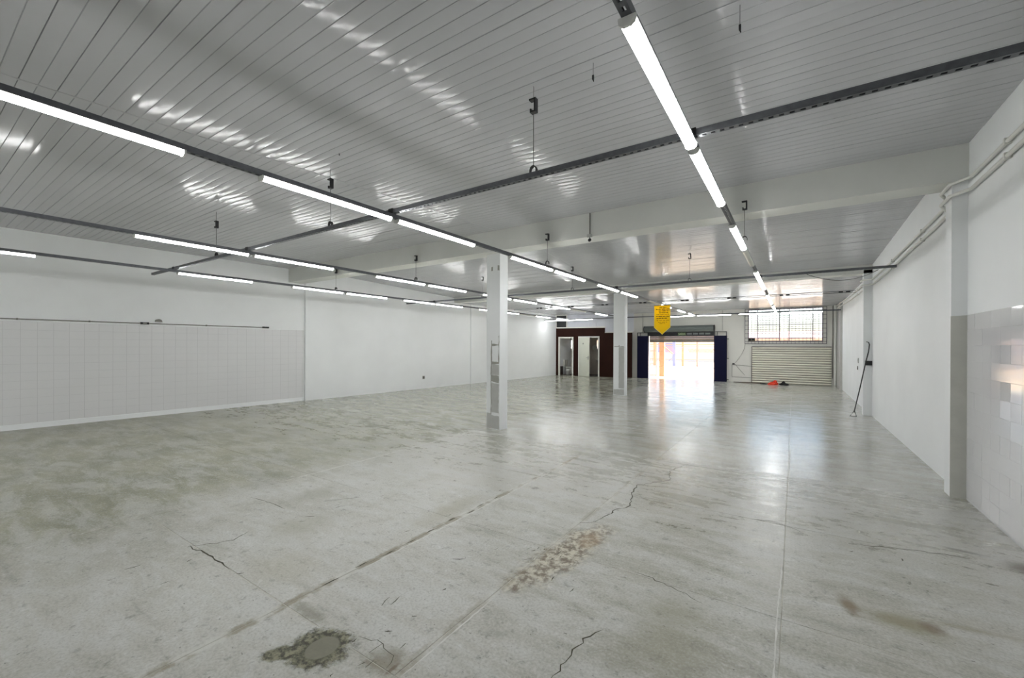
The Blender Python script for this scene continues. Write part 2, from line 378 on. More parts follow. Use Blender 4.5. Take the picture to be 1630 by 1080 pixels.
def bay(y0, y1, zf, seam):
    ny = int(round((y1-y0)/.2)); p = (y1-y0)/ny
    for k in range(ny):
        y = y0+k*p; z = zf(y); tilt = math.atan2(zf(y+p)-z, p)
        xsx = seam(y+p/2)
        for a, b in ((-12.0, xsx), (xsx, 1.75)):
            inst('ceiling_panel', board, ce, (a, y, z), (tilt+random.uniform(-.0025, .0025), random.uniform(-.0006, .0006), 0), (b-a-.003, p/.2, 1))
s1 = lambda y: -4.83+.108*(y-1.23); s2 = lambda y: -4.31-.09*(y-7.17); s3 = lambda y: -4.2
bay(Y0, 5.95, lambda y: ZC, s1); bay(6.25, 12.02, zc2, s2); bay(12.33, YB+.05, lambda y: 3.135-.005*(y-12.33), s3)
for (a, b, zf, s) in ((Y0, 5.93, lambda y: ZC, s1), (6.27, 12.0, zc2, s2), (12.35, YB, lambda y: 3.135-.005*(y-12.33), s3)):
    pa = Vector((s(a), a, zf(a))); pb = Vector((s(b), b, zf(b)))
    MB().add([pa+Vector((-.012, 0, .004)), pa+Vector((.012, 0, .004)), pb+Vector((.012, 0, .004)), pb+Vector((-.012, 0, .004)),
              pa+Vector((-.012, 0, -.003)), pa+Vector((.012, 0, -.003)), pb+Vector((.012, 0, -.003)), pb+Vector((-.012, 0, -.003))],
             [(4, 7, 6, 5), (0, 1, 2, 3), (0, 4, 5, 1), (1, 5, 6, 2), (2, 6, 7, 3), (3, 7, 4, 0)]).build('joint_strip', M['pvc'], ce)

# ------------------------------------------------------------------ walls
def lwall(mb, y0, y1, off):
    x0, x1 = xl(y0)+off, xl(y1)+off
    mb.prism([(x0, y0), (x1, y1), (x1-.9, y1), (x0-.9, y0)][::-1], -.02, 3.655)
mb = MB(); lwall(mb, Y0-.3, 6.35, 0); lwall(mb, 6.35, 12.9, .06); lwall(mb, 12.9, 21.9, .09)
wl = struct(mb.build('wall_left', M['paint']))
TW, TH = .2, .15
tile_mb = MB().add([(0, .0006, .0006), (0, TW-.0006, .0006), (0, TW-.0006, TH-.0006), (0, .0006, TH-.0006),
                    (.0035, .0016, .0016), (.0035, TW-.0016, .0016), (.0035, TW-.0016, TH-.0016), (.0035, .0016, TH-.0016)],
                   [(4, 5, 6, 7), (0, 1, 5, 4), (1, 2, 6, 5), (2, 3, 7, 6), (3, 0, 4, 7)])
tl = tile_mb.mesh('wall_tile', M['tile_l'])
ang = -math.atan(.0545)
ca, sa = math.cos(ang), math.sin(ang)
def on_left(y, z, out=0): # point on left wall at distance along
    return (xl(y)+out, y, z)
rest = MB()
y = 1.14; rows = 12
ncol = 0
yy = -3.0
ylist = []
k = 0
y = 6.33-.2*ca
while y > -3.1: ylist.append(y); y -= .2*ca
part_cols = set(sorted(range(len(ylist)), key=lambda i: abs(ylist[i]-3.7))[:25])
for i, y in enumerate(ylist):
    for r in range(rows):
        z = .1+r*TH
        loc = Vector(on_left(y, z, .0015)); rot = (random.uniform(-.001, .001), random.uniform(-.002, .002), ang+random.uniform(-.002, .002))
        if i in part_cols: inst('wall_tile', tl, wl, loc, rot)
        else:
            R_ = Matrix.Rotation(ang, 4, 'Z'); rest.add([(R_ @ Vector(v))+loc for v in tile_mb.v], tile_mb.f)
o = rest.build('far_wall_tiles', M['tile_l'], wl); o['kind'] = 'stuff'
MB().prism([(xl(-3.1)+.003, -3.1), (xl(6.33)+.003, 6.33), (xl(6.33)-.01, 6.33), (xl(-3.1)-.01, -3.1)][::-1], .1, 1.9).build('grout_bed', M['grout'], wl)
# rough plaster foot under the tiles
vs = []; n_ = 60
for i in range(n_+1):
    y = -3.1+i*(6.33+3.1)/n_; h = .085+random.uniform(-.006, .008)
    vs += [(xl(y)+.014+random.uniform(0, .006), y, -.005), (xl(y)+.010, y, h), (xl(y)-.01, y, h+.006)]
MB().add(vs, [(3*i, 3*i+3, 3*i+4, 3*i+1) for i in range(n_)]+[(3*i+1, 3*i+4, 3*i+5, 3*i+2) for i in range(n_)]).build('plaster_foot', M['paint'], wl)

wr = struct(MB().box(XR, XR+.5, Y0-.3, YB+.3, -.02, 3.655).build('wall_right', M['paint']))
MB().box(XR-.115, XR+.02, 5.95, 6.15, -.01, 3.2).build('pilaster', M['paint'], wr)
MB().add([(XR-.118, 5.947, 0), (XR-.001, 5.947, 0), (XR-.001, 5.947, 1.82), (XR-.118, 5.947, 1.815), (XR-.118, 5.952, 0), (XR-.001, 5.952, 0), (XR-.001, 5.952, 1.82), (XR-.118, 5.952, 1.815)],
         [(0, 1, 2, 3), (0, 4, 5, 1), (1, 5, 6, 2), (2, 6, 7, 3), (3, 7, 4, 0)]).build('cement_dado', M['dado'], wr)
MB().box(XR-.15, XR+.02, 12.0, 12.2, -.01, 3.2).build('pilaster', M['paint'], wr)
MB().box(XR-.07, XR+.02, 18.7, YB, -.01, 3.16).build('pilaster', M['render_grey'], wr)
tr = tile_mb.mesh('wall_tile', M['tile_r'])
rest = MB(); i = 0; y = 5.935-.2
while y > -3.1:
    for r in range(12):
        z = .02+r*TH; loc = Vector((XR-.0015, y+.2, z)); rot = (random.uniform(-.001, .001), random.uniform(-.006, .006), math.pi+random.uniform(-.006, .006))
        if i < 24: inst('wall_tile', tr, wr, loc, rot)
        else:
            R_ = Matrix.Rotation(math.pi, 4, 'Z'); rest.add([(R_ @ Vector(v))+loc for v in tile_mb.v], tile_mb.f)
    y -= .2; i += 1
o = rest.build('far_wall_tiles', M['tile_r'], wr); o['kind'] = 'stuff'
MB().box(XR-.003, XR+.01, -3.1, 5.935, 0, 1.823).build('grout_bed', M['grout'], wr)

# wall behind the camera
struct(MB().box(-12.3, 2.0, Y0-.5, Y0-.05, -.02, 3.655).build('wall_front', M['paint']))

# back wall, with gate opening and window opening
GX0, GX1, GZ = -5.71, -2.865, 2.1
WX0, WX1, WZ0, WZ1 = -1.60, .95, 1.73, 3.06
mb = MB()
for (a, b, z0, z1) in ((-6.42, GX0, -.02, 3.655), (GX0, GX1, GZ, 3.655), (GX1, WX0, -.02, 3.655), (WX0, WX1, -.02, WZ0), (WX0, WX1, WZ1, 3.655), (WX1, 1.5, -.02, 3.655)):
    mb.box(a-(.35 if a < -6.4 else 0), b, YB, YB+.2, z0, z1)
wb = struct(mb.build('wall_back', M['paint_warm']))

# beams and columns
def beamthing(name, label, y0, y1, z0):
    o = MB(); o.prism([(xl(y0)-.1, y0), (XR+.1, y0), (XR+.1, y1), (xl(y1)-.1, y1)], z0, 3.655)
    return struct(o.build(name, M['beam']))
beamthing('trim_1', '', 5.93, 6.28, 3.157)
beamthing('trim_2', '', 12.0, 12.36, 3.13)
def rag(mb, pts, y, th=.0015, jit=.006):
    P = []
    for (x0, z0), (x1, z1) in zip(pts, pts[1:]+pts[:1]):
        k = max(1, int(math.hypot(x1-x0, z1-z0)/.05))
        for i in range(k): P.append((x0+(x1-x0)*i/k+random.uniform(-jit, jit), z0+(z1-z0)*i/k+random.uniform(-jit, jit)))
    mb.prism(P, y-th, y+.002, 'y')
c1 = thing('concrete_column', 'white square column nearest the camera, with bare cement patches', 'column', (-4.5, 6.21, 0), 'white columns')
MB().add([(-.165, -.075, 0), (.155, -.11, 0), (.185, .09, 0), (-.135, .12, 0), (-.165, -.075, 3.157), (.155, -.11, 3.157), (.185, .09, 3.157), (-.135, .12, 3.157)],
         [(0, 3, 2, 1), (4, 5, 6, 7), (0, 1, 5, 4), (1, 2, 6, 5), (2, 3, 7, 6), (3, 0, 4, 7)]).build('shaft', M['paint'], c1)
def c1patch(pts, name='cement_patch', mt='cement'):
    mb = MB(); rag(mb, pts, 0); o = mb.build(name, M[mt], c1)
    d = math.atan2(-.035, .32); o.rotation_euler = (0, 0, d); o.location = (-.165, -.0765, 0); return o
c1patch([(.105, .25), (.125, .25), (.13, .52), (.125, .9), (.135, 1.2), (.13, 1.6), (.115, 1.6), (.11, 1.2), (.105, .9), (.11, .52)])
c1patch([(.12, .86), (.30, .83), (.30, .97), (.12, .98)])
c1patch([(.12, 1.17), (.305, 1.18), (.305, 1.21), (.12, 1.22)])
c1patch([(.12, 1.50), (.30, 1.51), (.30, 1.53), (.12, 1.54)])
c1patch([(.29, 1.21), (.305, 1.21), (.305, 1.68), (.295, 1.68)])
c1patch([(.13, .98), (.30, .98), (.30, 1.17), (.14, 1.17)], 'repaired_plaster', 'render_grey')
c1patch([(.13, .3), (.30, .3), (.30, .82), (.13, .84)], 'repaired_plaster', 'render_grey')
c1patch([(.01, .01), (.31, .01), (.31, .24), (.10, .25), (.10, .28), (.01, .28)], 'repaired_plaster', 'render_grey')
c1patch([(.27, .50), (.30, .51), (.30, .53), (.27, .52)])
c1patch([(.115, 2.86), (.15, 2.86), (.15, 2.93), (.115, 2.93)])
c1patch([(.27, 2.85), (.305, 2.85), (.305, 2.94), (.27, 2.94)])
c2 = thing('concrete_column', 'white square column farther from the camera, left of the yellow banner', 'column', (-4.43, 12.58, 0), 'white columns')
MB().add([(-.19, -.05, 0), (.175, -.10, 0), (.205, .06, 0), (-.16, .11, 0), (-.19, -.05, 3.13), (.175, -.10, 3.13), (.205, .06, 3.13), (-.16, .11, 3.13)],
         [(0, 3, 2, 1), (4, 5, 6, 7), (0, 1, 5, 4), (1, 2, 6, 5), (2, 3, 7, 6), (3, 0, 4, 7)]).build('shaft', M['paint'], c2)
def c2patch(pts, name, mt):
    mb = MB(); rag(mb, pts, 0, jit=.004); o = mb.build(name, M[mt], c2)
    o.rotation_euler = (0, 0, math.atan2(-.05, .365)); o.location = (-.19, -.052, 0)
c2patch([(.18, .22), (.36, .22), (.36, 1.48), (.18, 1.48)], 'repaired_plaster', 'render_grey')
c2patch([(.01, .02), (.36, .02), (.36, .2), (.01, .18)], 'repaired_plaster', 'render_grey')
c2patch([(.03, 1.485), (.35, 1.485), (.35, 1.505), (.2, 1.505), (.2, 1.54), (.18, 1.54), (.18, 1.505), (.03, 1.505)], 'cement_patch', 'cement')

# ------------------------------------------------------------------ light rails
ZR0, ZR1 = 2.762, 2.802       # row rails
ZT0, ZT1 = 2.803, 2.843       # cross rails sit on the row rails
def channel(mb, a, b, axis, c, z0, z1, hw=.021, step=.05):
    def bx(u0, u1, v0, v1, za, zb):
        mb.box(u0, u1, v0, v1, za, zb) if axis == 'x' else mb.box(v0, v1, u0, u1, za, zb)
    bx(a, b, c-hw, c-hw+.002, z0, z1); bx(a, b, c+hw-.002, c+hw, z0, z1)
    bx(a, b, c-hw+.002, c-hw+.012, z0, z0+.002); bx(a, b, c+hw-.012, c+hw-.002, z0, z0+.002)
    bx(a, b, c-hw+.002, c-hw+.007, z1-.002, z1); bx(a, b, c+hw-.007, c+hw-.002, z1-.002, z1)
    u = a
    while u < b-.03:
        bx(u, u+.026, c-hw+.012, c+hw-.012, z0, z0+.002); u += step
ROWX = [-.534, -3.304, -6.268, -8.91]
RN = ['nearest the right wall', 'second from the right wall', 'third from the right wall', 'nearest the left wall']
RAIL4Y = 18.22
for X, nm in zip(ROWX, RN):
    t = thing('light_rail', 'long grey metal channel carrying the lamp row %s' % nm, 'rail', (X, 0, ZR0), 'rails carrying the lamp rows')
    mb = MB(); channel(mb, -8.8, RAIL4Y-.03, 'y', 0, 0, ZR1-ZR0); mb.build('channel', M['galv'], t)
    for yy in (2.15, 5.3, 8.75, 11.0, 14.4):
        MB().box(.021, .0235, yy, yy+.1, .004, .034).build('splice_plate', M['galv'], t)
cross = [('nearest the camera', 2.80, -9.95, 1.40, 'dark perforated channel'), ('just before the second beam', 9.15, -10.1, 1.375, 'dark perforated channel')]
for nm, Y, a, b, what in cross:
    t = thing('cross_rail', '%s across the hall %s' % (what, nm), 'rail', (0, Y, ZT0), 'rails crossing the hall')
    mb = MB(); channel(mb, a, b, 'x', 0, 0, ZT1-ZT0); mb.build('channel', M['galv'], t)
    MB().box(a-.006, a, -.024, .024, -.002, .042).build('end_cap', M['black'], t)
    MB().box(b, b+.006, -.024, .024, -.002, .042).build('end_cap', M['black'], t)
    for X in ROWX:
        MB().prism([(-.027, 0), (-.0222, 0), (-.0222, .0415), (.0222, .0415), (.0222, 0), (.027, 0), (.027, .046), (-.027, .046)], X-.03, X+.03, 'x').build('cross_clamp', M['black'], t)
# last cross rail carries lamps
t = thing('cross_rail', 'thin dark channel across the hall in front of the barred window', 'rail', (0, RAIL4Y, ZR0), 'rails crossing the hall')
mb = MB(); channel(mb, -10.25, 1.345, 'x', 0, 0, ZR1-ZR0, step=.1); mb.build('channel', M['galv'], t)
# third cross rail: slim twin bars with dark clips
t = thing('cross_rail', 'slim twin-bar rail with dark clips above the yellow banner', 'rail', (0, 12.98, 2.822), 'rails crossing the hall')
for zz in (0, .038):
    MB().box(-8.6, 1.24, -.008, .008, zz, zz+.012).build('bar', M['galv'], t)
x = 1.05
while x > -8.5:
    [MB().box(q, q+.08, -.013, .013, .012, .038).build('clip', M['black'], t) for q in (x-.14, x)]; x -= 1.22

# hangers
def hanger(label, X, Y, zr, top, btop, group='rail hangers'):
    t = thing('rail_hanger', label, 'hanger', (X, Y, zr), group)
    h = btop-zr
    if top > btop+.01: MB().tube([(0, 0, h-.004), (0, 0, top-zr-.001)], .0018, 5).build('rod', M['wire'], t)
    MB().prism([(-.032, h), (.026, h), (.026, h-.108), (-.024, h-.108), (-.024, h-.078), (-.013, h-.078), (-.013, h-.096), (.012, h-.096), (.012, h-.012), (-.032, h-.012)], -.02, .02, 'y').build('hook_bracket', M['black'], t)
    MB().tube([(0, 0, h-.1), (0, 0, .05)], .0028, 6).build('wire', M['wire'], t)
    mb = MB()
    arc = [(-.030, 0), (-.030, .022), (-.022, .042), (-.008, .052), (.008, .052), (.022, .042), (.030, .022), (.030, 0), (.025, 0), (.025, .02), (.018, .036), (0, .046), (-.018, .036), (-.025, .02), (-.025, 0)]
    mb.prism(arc, -.014, .014, 'y'); mb.build('clamp', M['black'], t)
hanger('black hook hanger in the middle of the ceiling, right of the second lamp row', -1.68, 2.80, 2.845, ZC, 3.414)
hanger('black hook hanger just left of the second lamp row', -4.34, 2.80, 2.845, ZC, 3.375)
hanger('black hook hanger between third lamp row and left wall', -7.26, 2.80, 2.845, ZC, 3.375)
for X, nm in zip(ROWX, RN):
    hanger('wire hanger before the first beam, over the row %s' % nm, X+(.03 if X > -1 else .05), 5.86, 2.803, 2.9, 3.285)
for X, nm in ((-1.768, 'right of the farther column'), (-4.40, 'left of the farther column'), (-7.10, 'left of the nearer column')):
    hanger('small wire hanger on the second cross rail, %s' % nm, X, 9.15, 2.845, zc2(9.15), 3.40)
for X, Y, L, nm in ((-.27, 2.8, .06, 'right of the nearest lamp row'), (-1.19, 2.8, .03, 'left of the nearest lamp row')):
    t = thing('ceiling_hook', 'tiny black hook left in the ceiling, %s' % nm, 'hook', (X, Y, ZC), 'spare ceiling hooks')
    MB().tube([(0, 0, .0), (0, 0, -L-.06)], .0015, 5).build('wire', M['wire'], t)
    MB().box(-.006, .006, -.006, .006, -L-.09, -L-.06).tube([(0, 0, -L-.09), (.004, 0, -L-.105)], .004, 6).build('hook', M['black'], t)
t = thing('ceiling_screw', 'tiny dark screw in the ceiling, between second lamp row and top edge', 'screw', (-3.97, 2.66, ZC)); MB().tube([(0, 0, 0), (0, 0, -.02)], .005, 6).build('screw_body', M['black'], t)

# lamps
LEN = 1.22
def make_lamp(lit):
    r = bpy.data.objects.new('linear_lamp', None); col.objects.link(r); r.empty_display_size = .1
    MB().prism([(-.032, -.001), (-.026, -.012), (.026, -.012), (.032, -.001), (.030, 0), (-.030, 0)][::-1], .012, LEN-.012, 'y').build('housing', M['lampwhite'], r)
    prof = []
    for i in range(9):
        a = math.radians(-62+124*i/8); prof.append((.0374*math.sin(a), -.0125-.0374*(math.cos(a)-math.cos(math.radians(62)))))
    vs = [(x, .012, z) for x, z in prof]+[(x, LEN-.012, z) for x, z in prof]; n = len(prof)
    MB().add(vs, [(i, i+1, i+1+n, i+n) for i in range(n-1)], True).add(vs, [tuple(range(n))[::-1], tuple(range(n, 2*n))]).build('diffuser', M['lampon' if lit else 'lampoff'], r)
    cap = [(-.035, 0), (-.035, -.014), (-.03, -.028), (-.015, -.038), (.015, -.038), (.03, -.028), (.035, -.014), (.035, 0)]
    MB().prism(cap, 0, .012, 'y').build('end_cap', M['lampwhite'], r); MB().prism(cap, LEN-.012, LEN, 'y').build('end_cap', M['lampwhite'], r)
    return r
proto = {True: make_lamp(True), False: make_lamp(False)}; used = {True: False, False: False}
def lamp(loc, rz, lit, label, group):
    o = proto[lit] if not used[lit] else copy_tree(proto[lit]); used[lit] = True
    o.location = loc; o.rotation_euler = (0, 0, rz); tag(o, label, 'lamp', group)
ORD = ['first', 'second', 'third', 'fourth', 'fifth', 'sixth', 'seventh', 'eighth', 'ninth', 'tenth', 'eleventh', 'twelfth']
rows = [
 [(1.575, 1), (2.86, 1), (4.87, 1), (6.17, 0), (8.03, 1), (9.33, 1), (11.72, 1), (13.0, 1), (14.95, 1), (16.62, 1)],
 [(-.13, 1), (1.56, 1), (2.85, 1), (4.87, 1), (6.16, 1), (8.0, 1), (9.37, 1), (11.62, 0), (12.88, 1), (15.0, 1), (16.75, 1)],
 [(1.585, 1), (2.87, 1), (4.92, 1), (6.22, 1), (8.05, 1), (9.4, 1), (11.6, 1), (12.92, 0), (15.0, 1)],
 [(-.02, 1), (2.84, 1), (4.85, 1), (6.15, 1), (7.92, 1), (9.18, 1), (11.25, 1), (12.52, 1), (13.85, 0), (15.05, 1), (16.9, 1)]]
for X, nm, ls in zip(ROWX, RN, rows):
    for i, (y, lit) in enumerate(ls):
        lamp((X, y, ZR0-.0005), 0, bool(lit), '%s LED batten, %s from the camera in the row %s' % ('glowing white' if lit else 'unlit white', ORD[i], nm), 'LED battens in the row %s' % nm)
for X, nm in zip(ROWX, RN):  # unseen battens added behind the camera to brighten near walls and first beam
    for i, y in enumerate((-8.4, -5.1) if X > -5 else (-8.4, -7.1, -5.1, -3.8, -1.75) if X > -8 else (-8.4, -7.1, -5.1, -3.8, -2.6, -1.3)):
        lamp((X, y, ZR0-.0005), 0, True, 'glowing LED batten, %s from the rear wall in the row %s' % (ORD[i], nm), 'LED battens behind the camera, row %s' % nm)
X4 = [-10.2, -8.93, -4.6, -3.23, -1.75, -.38]
for i, x in enumerate(X4):
    lamp((x+LEN, RAIL4Y, ZR0-.0005), math.pi/2, True, 'glowing white LED batten, %s from left on the last cross rail' % ORD[i], 'LED battens on the last cross rail')

# ------------------------------------------------------------------ things on the walls
# painted conduits, right wall
for dz, nm in ((0, 'upper'), (-.115, 'lower')):
    p = [(1.40, -8.8, 3.14+dz), (1.40, 4.6, 3.14+dz), (1.40, 5.75, 3.13+dz), (1.285, 5.90, 3.12+dz), (1.285, 6.2, 3.11+dz), (1.40, 6.42, 3.07+dz), (1.40, 6.9, 3.05+dz), (1.40, 10, 2.975+dz), (1.40, 11.75, 2.965+dz), (1.25, 11.95, 2.975+dz), (1.25, 12.25, 2.985+dz), (1.40, 12.5, 3.0+dz), (1.40, 16, 3.02+dz), (1.335, 18.6, 3.03+dz), (1.335, 19.9, 3.04+dz)]
    t = thing('conduit', '%s of two white painted conduits along the top of right wall' % nm, 'pipe', (0, 0, 0), 'white conduits on the right wall')
    MB().tube(p, .017, 8).build('pipe', M['conduit'], t)
    for y in (1.2, 3.2, 4.95, 7.6, 9.6, 14.2):
        z = 3.14+dz if y < 5.5 else (3.05-(y-6.9)*.024+dz if y < 11 else 3.01+dz)
        MB().box(1.379, 1.424, y-.012, y+.012, z-.024, z+.024).build('clip', M['conduit'], t)
t = thing('downpipe', 'white painted vertical pipe in the right rear corner', 'pipe', (1.31, 19.95, 0))
MB().tube([(0, 0, .02), (0, 0, 3.09)], .04, 12).build('pipe', M['conduit'], t)
for z in (.5, 1.6, 2.7): MB().tube([(0, 0, z), (0, 0, z+.04)], .046, 12).build('collar', M['conduit'], t)
t = thing('vertical_conduit', 'thin dark conduit beside the cream shutter, right end of back wall', 'pipe', (1.24, 20.17, 0))
MB().tube([(0, 0, .3), (0, 0, 3.08)], .014, 8).build('pipe', M['grey_pipe'], t)
# wall conduit, left wall
t = thing('wall_conduit', 'thin grey conduit along the tile edge of left wall', 'pipe', (0, 0, 0))
MB().tube([(xl(y)+.02, y, 1.945) for y in (-8.5, -3, 0, 2, 4, 5.28)], .009, 6).build('pipe', M['grey_pipe'], t)
for y in (0, 1.3, 2.2, 4.1): MB().box(xl(y)-.002, xl(y)+.03, y-.01, y+.01, 1.93, 1.96).build('clip', M['grey_pipe'], t)
t = thing('junction_box', 'small black junction box on the left wall conduit', 'box', (xl(3.02)+.001, 3.02, 1.945))
MB().box(0, .05, -.07, .06, -.022, .022).build('box_body', M['black'], t); MB().box(.05, .053, -.04, .02, -.015, .015).build('cover', M['grey_pipe'], t)
t = thing('wall_bell', 'grey half-round fitting above the left wall conduit', 'fitting', (xl(3.24)+.001, 3.24, 1.985))
MB().prism([(-.055, 0), (.055, 0), (.052, .03), (.035, .05), (0, .058), (-.035, .05), (-.052, .03)], 0, .05, 'x').build('dome', M['grey_pipe'], t)
MB().box(.05, .055, -.06, .06, -.005, .006).build('base', M['cement'], t)
t = thing('end_box', 'small black box at the far end of the left wall conduit', 'box', (xl(5.36)+.001, 5.36, 1.945))
MB().box(0, .05, -.07, .07, -.02, .02).build('box_body', M['black'], t); MB().box(.05, .056, -.05, .05, -.014, .014).build('cover', M['black'], t)
def socket(X, Y, Z, sgn, label, big=1):
    t = thing('wall_socket', label, 'socket', (X, Y, Z))
    a, b = (0, .012) if sgn > 0 else (-.012, 0)
    MB().box(a, b, -.045*big, .045*big, -.055*big, .055*big).build('plate', M['grey_pipe'], t)
    c, d = (.012, .016) if sgn > 0 else (-.016, -.012)
    for yy in (-.02, .02): MB().box(c, d, yy-.012, yy+.012, -.02, .02).build('outlet', M['black'], t)
socket(xl(10.5)+.062, 10.5, .39, 1, 'grey socket plate low on the left wall')
t = thing('wall_switch', 'pale grey switch plate on the right wall beyond the pole', 'switch', (XR-.001, 14.3, 1.155)); MB().box(-.012, 0, -.07, .07, -.07, .06).build('plate', M['render_grey'], t); MB().box(-.016, -.012, -.03, .03, -.03, .03).build('rocker', M['grey_pipe'], t)
t = thing('wall_switch', 'small dark switch below the pale plate on right wall', 'switch', (XR-.001, 14.42, .95)); MB().box(-.014, 0, -.035, .035, -.05, .05).build('plate', M['grey_pipe'], t); MB().box(-.018, -.014, -.015, .015, -.03, .01).build('rocker', M['black'], t)
# surveillance camera under its conduit, on the first beam
t = thing('security_camera', 'small security camera below a grey drop conduit on the first beam', 'camera', (-2.555, 5.925, 3.16))
MB().tube([(0, -.012, .02), (0, -.012, .345)], .010, 8).build('drop_pipe', M['grey_pipe'], t)
MB().box(-.035, .035, -.045, 0, -.02, .022).build('junction_box', M['render_grey'], t)
MB().tube([(0, -.02, -.02), (.012, -.03, -.045)], .006, 6).build('arm', M['black'], t)
MB().tube([(-.01, -.005, -.06), (.03, -.085, -.075)], .024, 12).build('camera_body', M['black'], t)
# drooping cable
t = thing('loose_cable', 'thin black cable drooping between the second cross rail and right wall', 'cable', (0, 0, 0))
pts = []
for i in range(25):
    s = i/24; x = .196+(1.405-.196)*s; y = 9.18+(11.1-9.18)*s; z = 2.80+.26*s-.62*s*(1-s); pts.append((x, y, z))
MB().tube(pts, .005, 6).build('cable', M['cable'], t)

# pull pole leaning at the second pilaster
b0 = Vector((1.075, 11.64, .012)); tp = Vector((1.375, 11.965, 1.56))
t = thing('pull_pole', 'long thin black hook pole with triangular handle, leaning by right wall', 'pole', b0)
d = (tp-b0); dn = d.normalized()
pp = [dn*.115, d*.4+Vector((.006, 0, 0)), d*.75+Vector((.004, 0, 0)), d*.9+Vector((.012, 0, 0)), d]
MB().tube(pp, .0105, 8).build('shaft', M['black'], t)
MB().tube([d, d+Vector((-.015, 0, .05)), d+Vector((-.055, 0, .062))], [.0105, .009, .006], 8).build('hook', M['black'], t)
s_ = Vector((1, .1, 0)).normalized()
MB().tube([dn*.12, -s_*.055+Vector((0, 0, .0)), s_*.055+Vector((0, -.0, .0)), dn*.12], .0105, 8).build('handle', M['black'], t)
t = thing('wall_box', 'black box on the second pilaster behind the leaning pole', 'box', (1.36, 11.999, 1.155))
MB().box(-.055, .06, -.06, 0, -.05, .05).build('box_body', M['black'], t); MB().box(-.045, .05, -.066, -.06, -.04, .04).build('cover', M['black'], t)

# ------------------------------------------------------------------ toilets partition (local frame turned with the wall)
A = Vector((-10.42, 19.35, 0)); B = Vector((-6.42, 20.0, 0)); RZ = math.atan2(B.y-A.y, B.x-A.x)
pw = bpy.data.objects.new('wall_partition', None); col.objects.link(pw); pw.location = A; pw.rotation_euler = (0, 0, RZ); struct(pw)
D1 = (.36, 1.085, 1.94); D2 = (1.41, 2.415, 1.965); TK = .12
mb = MB(); top = 2.42
for a, b, z0, z1 in ((-.1, D1[0], 0, top), (D1[0], D1[1], D1[2], top), (D1[1], D2[0], 0, top), (D2[0], D2[1], D2[2], top), (D2[1], 2.72, 0, top), (2.72, 4.02, 0, 2.17)):
    mb.box(a, b, 0, TK, z0-.01 if z0 == 0 else z0, z1)
mb.build('brown_wall', M['brown'], pw)
MB().box(-.1, 2.74, -.012, TK, 2.42, 2.475).build('capping', M['white_trim'], pw)
MB().box(2.72, 4.02, -.012, TK, 2.17, 2.20).build('capping', M['white_trim'], pw)
HX0, HX1, HZ0, HZ1 = .19, .78, 2.475, 3.1
x = -.1
while x < 4.0:
    x1 = x+.2
    if not (x1 > HX0+.02 and x < HX1-.02):
        MB().box(x+.002, x1-.002, .03, .045, 2.475 if x < 2.7 else 2.2, 3.2).build('panel_board', M['panel_white'], pw)
    x = x1
MB().box(-.1, 4.02, .046, .06, 2.2, 3.2).build('panel_backing', M['panel_white'], pw)
# duct opening: flat black panel paints the shade inside it
t = thing('ventilation_duct', 'black square duct mouth above the toilet doors', 'vent', A, None, RZ)
MB().box(HX0+.03, HX1-.03, .0, .025, HZ0+.002, HZ1-.03).build('dark_mouth', M['black_paint'], t)
MB().box(HX0, HX0+.035, -.012, .028, HZ0, HZ1).box(HX1-.035, HX1, -.012, .028, HZ0, HZ1).box(HX0+.035, HX1-.035, -.012, .028, HZ1-.03, HZ1).build('frame', M['white_trim'], t)
# rooms behind
mb = MB(); DEP = 1.4
W1 = (.50, .80, 1.35, 1.85); W2 = (1.93, 2.25, 1.35, 1.85)
for a, b, z0, z1 in ((-.1, W1[0], 0, 2.4), (W1[0], W1[1], 0, W1[2]), (W1[0], W1[1], W1[3], 2.4), (W1[1], W2[0], 0, 2.4), (W2[0], W2[1], 0, W2[2]), (W2[0], W2[1], W2[3], 2.4), (W2[1], 4.0, 0, 2.4)):
    mb.box(a, b, DEP+TK, DEP+TK+.1, z0-.01 if z0 == 0 else z0, z1)
mb.box(-.1, .16, TK, DEP+TK, -.01, 2.4); mb.box(1.2, 1.3, TK, DEP+TK, -.01, 2.4); mb.box(2.6, 2.7, TK, DEP+TK, -.01, 2.4)
mb.box(-.1, 2.7, TK, DEP+TK+.1, 2.4, 2.46)
mb.build('toilet_wall', M['wc_tile'], pw)
MB().box(.16, 1.2, TK, DEP+TK, -.004, .006).box(1.3, 2.6, TK, DEP+TK, -.004, .006).build('toilet_floor', M['wc_floor'], pw)
for wv in (W1, W2):
    mb = MB(); a, b, z0, z1 = wv; yy = DEP+TK+.04
    mb.box(a, a+.025, yy, yy+.03, z0, z1).box(b-.025, b, yy, yy+.03, z0, z1).box(a, b, yy, yy+.03, z0, z0+.025).box(a, b, yy, yy+.03, z1-.025, z1)
    for k in (1, 2): mb.box(a, b, yy, yy+.02, z0+k*(z1-z0)/3-.006, z0+k*(z1-z0)/3+.006)
    mb.build('window_frame', M['white_trim'], pw)
    MB().box(a+.02, b-.02, yy+.012, yy+.016, z0+.02, z1-.02).build('window_pane', M['glass'], pw)
